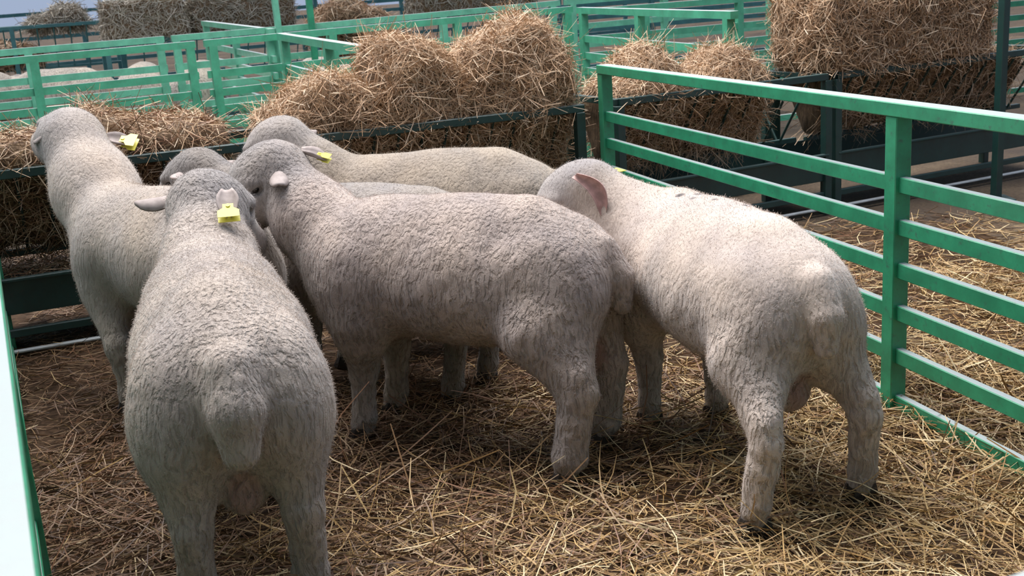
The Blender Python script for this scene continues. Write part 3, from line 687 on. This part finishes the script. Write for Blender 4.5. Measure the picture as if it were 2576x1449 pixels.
    for s, kx in ((1, 'l'), (-1, 'r')):
        e = ed.get(kx, {})
        dirv = np.array(e.get('dir', None) if e.get('dir') is not None else side * s * 0.9 - dn * 0.25 - up * 0.25, float)
        base = P + (side * s * 0.088 - dn * 0.005 + up * 0.02) * hs
        if 'base' in e: base = np.array(e['base'], float)
        fr = frame(dirv, e.get('z', tuple(dn * 0.6 + np.array([0, 0, -0.5]))))
        o = link('ear', ear_mesh('ear', e.get('len', 0.125), e.get('wid', 0.068), e.get('cup', 0.55), fold=e.get('fold', 0.1), arc=e.get('arc', 0.0), thick=e.get('thick', 0.006), nL=e.get('nL', 9)), e.get('mat', ear_mat), root)
        o.matrix_local = Matrix.Translation(Vector(base)) @ fr.to_4x4()
        if kx in tags:
            t = bpy.data.objects.new('ear_tag', TAG); COL.objects.link(t); t.parent = o
            t.location = (e.get('len', 0.125) * 0.62, 0.0, 0.006); t.rotation_euler = e.get('tagrot', (0, 0, 0)); t.scale = (e.get('tags', 1.6),) * 3; t['label'] = 'yellow plastic ear tag'
        if detail:
            bm = bmesh.new(); bmesh.ops.create_uvsphere(bm, u_segments=12, v_segments=8, radius=0.0155)
            for fc in bm.faces: fc.smooth = True
            me = bpy.data.meshes.new('eye'); bm.to_mesh(me); bm.free()
            eo = link('eye', me, 'eye', root); eo.location = Vector(P + (dn * 0.088 + side * s * 0.070 + up * 0.012) * hs)
    for kx in ('hl', 'hr', 'fl', 'fr'):
        fx, fy = ft[kx]; o = bpy.data.objects.new('hoof', HOOF); COL.objects.link(o); o.parent = root; o.location = (fx * lx + 0.012, fy, 0.0); o.scale = (1.15, 1.15, 1.15)
    return root

def local(vec, heading):
    h = math.radians(heading); c, s = math.cos(h), math.sin(h); return (vec[0] * c + vec[1] * s, -vec[0] * s + vec[1] * c, vec[2])
def lpt(pt, loc, heading, scale=1.0):
    v = local((pt[0] - loc[0], pt[1] - loc[1], pt[2]), heading); return tuple(a / scale for a in v)

# the ram nearest the camera, seen from behind
def feet_at(loc, heading, scale, lx, **k):
    out = {}
    for n_, (x, y) in k.items():
        q = lpt((x, y, 0), loc, heading, scale); out[n_] = (q[0] / lx, q[1])
    return out
hB, lB = 106, (-0.79, 2.97, 0.012)
sheep('ram', lB, hB, 'nearest ram seen from behind with a broad rump and thick hanging tail', scale=1.0, poll=lpt((-0.965, 3.64, 0.865), lB, hB), nose=local((0.33, 0.84, -0.50), hB),
      tags=('r',), ears={'l': {'dir': local((-0.9, -0.1, -0.15), hB), 'z': (0.4, 0, -1), 'len': 0.13}, 'r': {'base': lpt((-0.85, 3.50, 0.925), lB, hB), 'dir': local((0.14, -0.75, -0.55), hB), 'z': local((0.1, -0.5, 0.85), hB), 'tags': 1.35, 'len': 0.11}},
      voxel=0.008, seed=1, rump_w=1.05, wool_col=(0.42, 0.365, 0.325), thick=1.1, hs=1.22, tail_r=1.15, crack=0.75, neck_r=0.115, nbr=0.145, nbz=0.63)
hC, lC = 157, (-0.165, 3.64, 0.012)
sheep('ram', lC, hC, 'ram standing broadside in the middle with its head behind the nearest ram', scale=1.0, lx=1.0, neck_r=0.12, nbr=0.15, nbz=0.59, poll=lpt((-0.80, 4.04, 0.90), lC, hC, 1.0), nose=local((-0.78, -0.30, -0.55), hC),
      feet=feet_at(lC, hC, 1.0, 1.0, hl=(0.14, 3.24), hr=(0.27, 3.53), fl=(-0.53, 3.70), fr=(-0.44, 3.93)), thick=1.3, tail_r=0.8,
      smooth_back=0.4, tags=('r',), ears={'l': {'dir': local((0.1, -0.75, -0.35), hC), 'z': (0, 0, -1)}, 'r': {'base': lpt((-0.715, 4.07, 0.955), lC, hC), 'dir': local((0.75, -0.05, -0.25), hC), 'z': local((0.1, -0.15, 0.95), hC), 'len': 0.10, 'tags': 1.15}}, voxel=0.008, seed=2, wool_col=(0.40, 0.335, 0.30))
hF, lF = 111, (0.635, 3.40, 0.012)
sheep('ram', lF, hF, 'ram beside the right fence with its head turned left and a pink ear', scale=0.97, poll=lpt((0.275, 3.86, 0.785), lF, hF, 0.97), nose=local((-0.88, 0.1, -0.45), hF),
      feet=feet_at(lF, hF, 0.97, 1.0, hl=(0.615, 2.83), hr=(0.955, 3.00), fl=(0.44, 3.66), fr=(0.67, 3.68)), crack=0.9, smooth_back=0.9, tail_r=0.88, tail_z=0.51, girth=0.96, rump_w=0.94,
      tags=('r',), ears={'l': {'base': lpt((0.23, 3.735, 0.862), lF, hF, 0.97), 'dir': local((0.085, -0.035, -0.125), hF), 'z': local((-0.3, -0.9, 0.2), hF), 'mat': 'pink', 'len': 0.17, 'wid': 0.052, 'cup': 0.75, 'fold': -0.10, 'arc': 0.20, 'thick': 0.014, 'nL': 15}, 'r': {'dir': local((0.8, 0.3, 0.05), hF), 'z': (0, 0, -1)}},
      voxel=0.008, seed=3, wool_col=(0.52, 0.445, 0.395), marks=((0.18, 0.03, 0.016), (0.145, -0.02, 0.018), (0.10, 0.035, 0.014), (0.0, 0.01, 0.017), (-0.03, -0.03, 0.012), (-0.12, -0.02, 0.014)))
hA, lA = 144, (-1.262, 4.21, 0.012)
sheep('ram', lA, hA, 'ram at far left with its head raised towards the hay', scale=1.0, lx=0.79, girth=0.95, poll=lpt((-1.75, 4.75, 0.975), lA, hA), nose=local((-0.62, 0.75, 0.05), hA), feet=feet_at(lA, hA, 1.0, 0.79, fl=(-1.46, 4.12)), roll=-18,
      tags=('r',), ears={'r': {'dir': local((0.8, 0.0, -0.15), hA), 'z': local((-0.1, -0.5, 0.9), hA)}, 'l': {'dir': local((-0.5, 0.2, -0.4), hA), 'z': (0, 0, -1), 'len': 0.10}}, voxel=0.009, seed=4, wool_col=(0.40, 0.35, 0.31), neck_r=0.145, crack=0.35, hs=1.25)
hD, lD = 174, (-0.27, 4.78, 0.012)
sheep('ram', lD, hD, 'ram farthest back under the tall hay, only its back and crown showing', scale=0.99, poll=lpt((-0.93, 4.88, 0.90), lD, hD), nose=local((-0.85, 0.3, -0.45), hD), voxel=0.01, seed=5, wool_col=(0.315, 0.27, 0.22), crack=0.4)
hE, lE = 150, (-0.50, 4.29, 0.012)
sheep('ram', lE, hE, 'ram mostly hidden between two others with only a dark grey crown showing', scale=0.94, poll=lpt((-1.22, 4.62, 0.82), lE, hE, 0.94), nose=local((-0.85, 0.35, -0.4), hE), voxel=0.01, seed=6, head_col=(0.16, 0.15, 0.145), wool_col=(0.30, 0.27, 0.245), crack=0.5)

# ------------------------------------------------------------------ neighbouring pens behind
BZ = [1.175, 0.945, 0.805, 0.68, 0.56, 0.42, 0.06]
def bgf(p0, p1, label, mat='hazed_green', posts=(0.0, 1.0), zs=BZ, zoff=(0, 0), post=(0.06, 0.06), **k):
    return fence('fence_panel', p0, p1, zs, posts, label, mat, rail=(0.03, 0.055), post=post, top=(0.06, 0.05), zoff=zoff, bev=0.0, **k)
bgf((-4.75, 7.76), (-2.24, 8.82), 'green panel behind the left hay, the nearer of two fence lines', 'half_hazed_green', posts=(0.02, 0.585, 0.985), zoff=(-0.01, 0.02))
bgf((-2.18, 8.845), (0.66, 10.05), 'green panel behind the tall hay, the nearer of two fence lines', 'half_hazed_green', posts=(0.02, 0.32, 0.66, 0.985), zoff=(0.02, 0.06))
bgf((0.74, 10.08), (2.95, 11.02), 'green panel beyond the pointed hay heaps, nearer of two fence lines', 'half_hazed_green', posts=(0.26, 0.67, 0.98), zoff=(0.03, 0.03))
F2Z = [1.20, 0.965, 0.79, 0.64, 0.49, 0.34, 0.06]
bgf((-5.1, 8.78), (-2.735, 9.785), 'haze-pale green panel at left behind the nearer fence line', posts=(0.02, 0.59, 0.985), zs=F2Z, zoff=(0, 0.02))
bgf((-2.68, 9.81), (-1.60, 10.265), 'short haze-pale green panel between the two upright poles and the joint', posts=(0.03, 0.72), zs=F2Z, zoff=(0.02, 0.03))
bgf((-1.55, 10.29), (0.62, 11.21), 'haze-pale green panel behind the tallest hay heap', posts=(0.05, 0.5, 0.97), zs=F2Z, zoff=(0.03, 0.07))
bgf((0.68, 11.23), (2.9, 12.17), 'haze-pale green panel at upper right in the farther fence line', posts=(0.03, 0.45, 0.97), zs=F2Z, zoff=(0.07, 0.09))
bgf((0.72, 9.95), (1.55, 7.62), 'green fence dividing two pens beyond the pointed hay heaps', 'half_hazed_green', posts=(0.03, 0.45, 0.97), zoff=(0.05, 0.02))
bgf((-1.63, 9.0), (-0.55, 6.35), 'green dividing fence running up to the back of the tall hay', 'half_hazed_green', posts=(0.04, 0.5, 0.97), zoff=(0.03, -0.02))
bgf((-1.88, 10.0), (-3.1, 12.7), 'haze-pale dividing fence slanting back behind the left upright pole', posts=(0.04, 0.5, 0.97), zoff=(0.04, 0.1))
def pole(x, y, h, label, mat, lean=0.0):
    r_ = empty('upright_pole', (x, y, 0)); tag(r_, label, 'pole')
    bar('pole_shaft', (0, 0, -0.02), (lean, 0, h), 0.05, 0.05, mat, r_, up=(0.92, 0.39, 0)); bar('pole_foot', (-0.09, 0, 0.006), (0.09, 0, 0.006), 0.18, 0.012, mat, r_)
pole(-1.80, 10.02, 2.9, 'haze-pale green upright pole rising above the fence, left of two', 'hazed_green', -0.06)
pole(-1.56, 10.12, 2.9, 'dark green upright pole rising above the fence, right of two', 'green', 0.0)
R1, P1_, L1 = feeder('hay_feeder', (-6.7, 13.35), (-4.5, 14.25), 'far teal hay rack under the sky at upper left', 'teal', ztop=1.36, zv=0.85, coarse=True, spacing=0.18, posts=(0.0, 0.5, 1.0))
R2, P2_, L2 = feeder('hay_feeder', (-4.25, 12.95), (-2.1, 13.85), 'far teal hay rack carrying the square bale', 'teal', ztop=1.15, zv=0.7, coarse=True, spacing=0.18)
R3, P3_, L3 = feeder('hay_feeder', (-2.0, 13.2), (0.9, 14.4), 'far teal hay rack with a hay mound near the upright poles', 'teal', ztop=1.15, zv=0.7, coarse=True, spacing=0.18)
Q1, Q2, Q3 = W0(P1_, R1), W0(P2_, R2), W0(P3_, R3)
hay_heap('hay_heap', Q1, [(0.05, 1.10), (0.5, 1.16), (1.2, 1.14), (1.5, 1.05)], 'dry hay low in the far teal rack at upper left', 2500, seed=11, ztop=1.12, zv=0.88, pal=PAL_HAY, wid=0.008)
hay_heap('hay_heap', Q1, [(1.35, 1.36), (1.5, 1.44), (1.75, 1.55), (1.95, 1.52), (2.05, 1.36)], 'small hay mound on top of the far rack against the sky', 2500, seed=12, ztop=1.38, zv=1.30, pal=PAL_GREY, wid=0.008)
angb = math.atan2(0.9, 2.15)
bale('hay_bale', Q2(0.45, 0.25, 1.15), angb, (0.86, 0.6, 0.40), 'pale square hay bale on the far rack at upper left', 5000, pal=PAL_GREY, seed=3, wid=0.007)
bale('hay_bale', Q2(1.55, 0.35, 1.15), angb, (1.15, 0.6, 0.40), 'greyish hay bale right of the square bale, behind the left pole', 5000, pal=PAL_GREY * 0.85, seed=4, wid=0.007)
hay_heap('hay_heap', Q3, [(0.02, 1.15), (0.15, 1.30), (0.4, 1.42), (0.7, 1.34), (0.95, 1.18)], 'rounded far hay mound right of the upright poles', 3500, seed=13, ztop=1.15, zv=0.72, wid=0.007)
bale('hay_bale', Q3(2.0, 0.25, 1.15), angb, (1.5, 0.6, 0.36), 'far greyish bale seen above the tall hay at top centre', 5000, pal=PAL_GREY * 0.85, seed=5, wid=0.007)
bgf((-10.5, 16.0), (-4.3, 18.6), 'far teal fence against the sky at upper left', 'teal', posts=(0.1, 0.3, 0.5, 0.7, 0.9), zs=[1.45, 1.25, 1.1, 0.9, 0.7, 0.4], zoff=(0, 0.05))
bgf((-4.2, 18.6), (2.5, 21.4), 'far teal fence behind the bales at top centre', 'teal', posts=(0.02, 0.2, 0.4, 0.6, 0.8, 0.98), zs=[1.45, 1.25, 1.1, 0.9, 0.7, 0.4], zoff=(0.05, 0.1))
bgf((0.8, 14.5), (5.6, 16.5), 'far teal fence at top right beyond the green panels', 'teal', posts=(0.02, 0.25, 0.5, 0.75, 0.98), zs=[1.32, 1.15, 1.0, 0.85, 0.7, 0.4])
bgf((3.1, 11.1), (6.4, 12.5), 'green panel continuing the nearer fence line at far right', 'green', posts=(0.02, 0.5, 0.98))
far = sheep('sheep', (-4.55, 12.3, 0), 168, 'pale sheep side on in the pen behind the left panels', scale=1.1, voxel=0.018, wool_col=(0.62, 0.54, 0.44), seed=20, fuzz=0, detail=False, tail=False, poll=(0.70, 0.05, 0.66), nose=(0.8, 0, -0.6), group='sheep in the pens behind')
def copy_sheep(loc, heading, label, sc=1.1):
    r_ = far.copy(); COL.objects.link(r_); r_.location = loc; r_.rotation_euler = (0, 0, math.radians(heading)); r_.scale = (sc,) * 3; r_['label'] = label
    for ch in far.children:
        c_ = ch.copy(); COL.objects.link(c_); c_.parent = r_
    return r_
copy_sheep((-3.62, 11.95, 0), 102, 'pale sheep seen from behind, its round rump left of the panel joint', 1.12)
copy_sheep((-3.02, 11.85, 0), 95, 'pale sheep half hidden behind the joint of two panels', 1.1)
copy_sheep((-5.35, 12.0, 0), 75, 'beige sheep cut off by the left edge behind the panels', 1.12)
copy_sheep((1.35, 8.15, 0), 200, 'white sheep whose back shows between the two pointed hay heaps', 1.0)
copy_sheep((-1.75, 11.9, 0), 120, 'small distant sheep seen through the gap beside the upright poles', 1.05)

pole(3.03, 7.0, 1.42, 'dark green upright post cut by the right edge beside the big bale', 'dark_green')
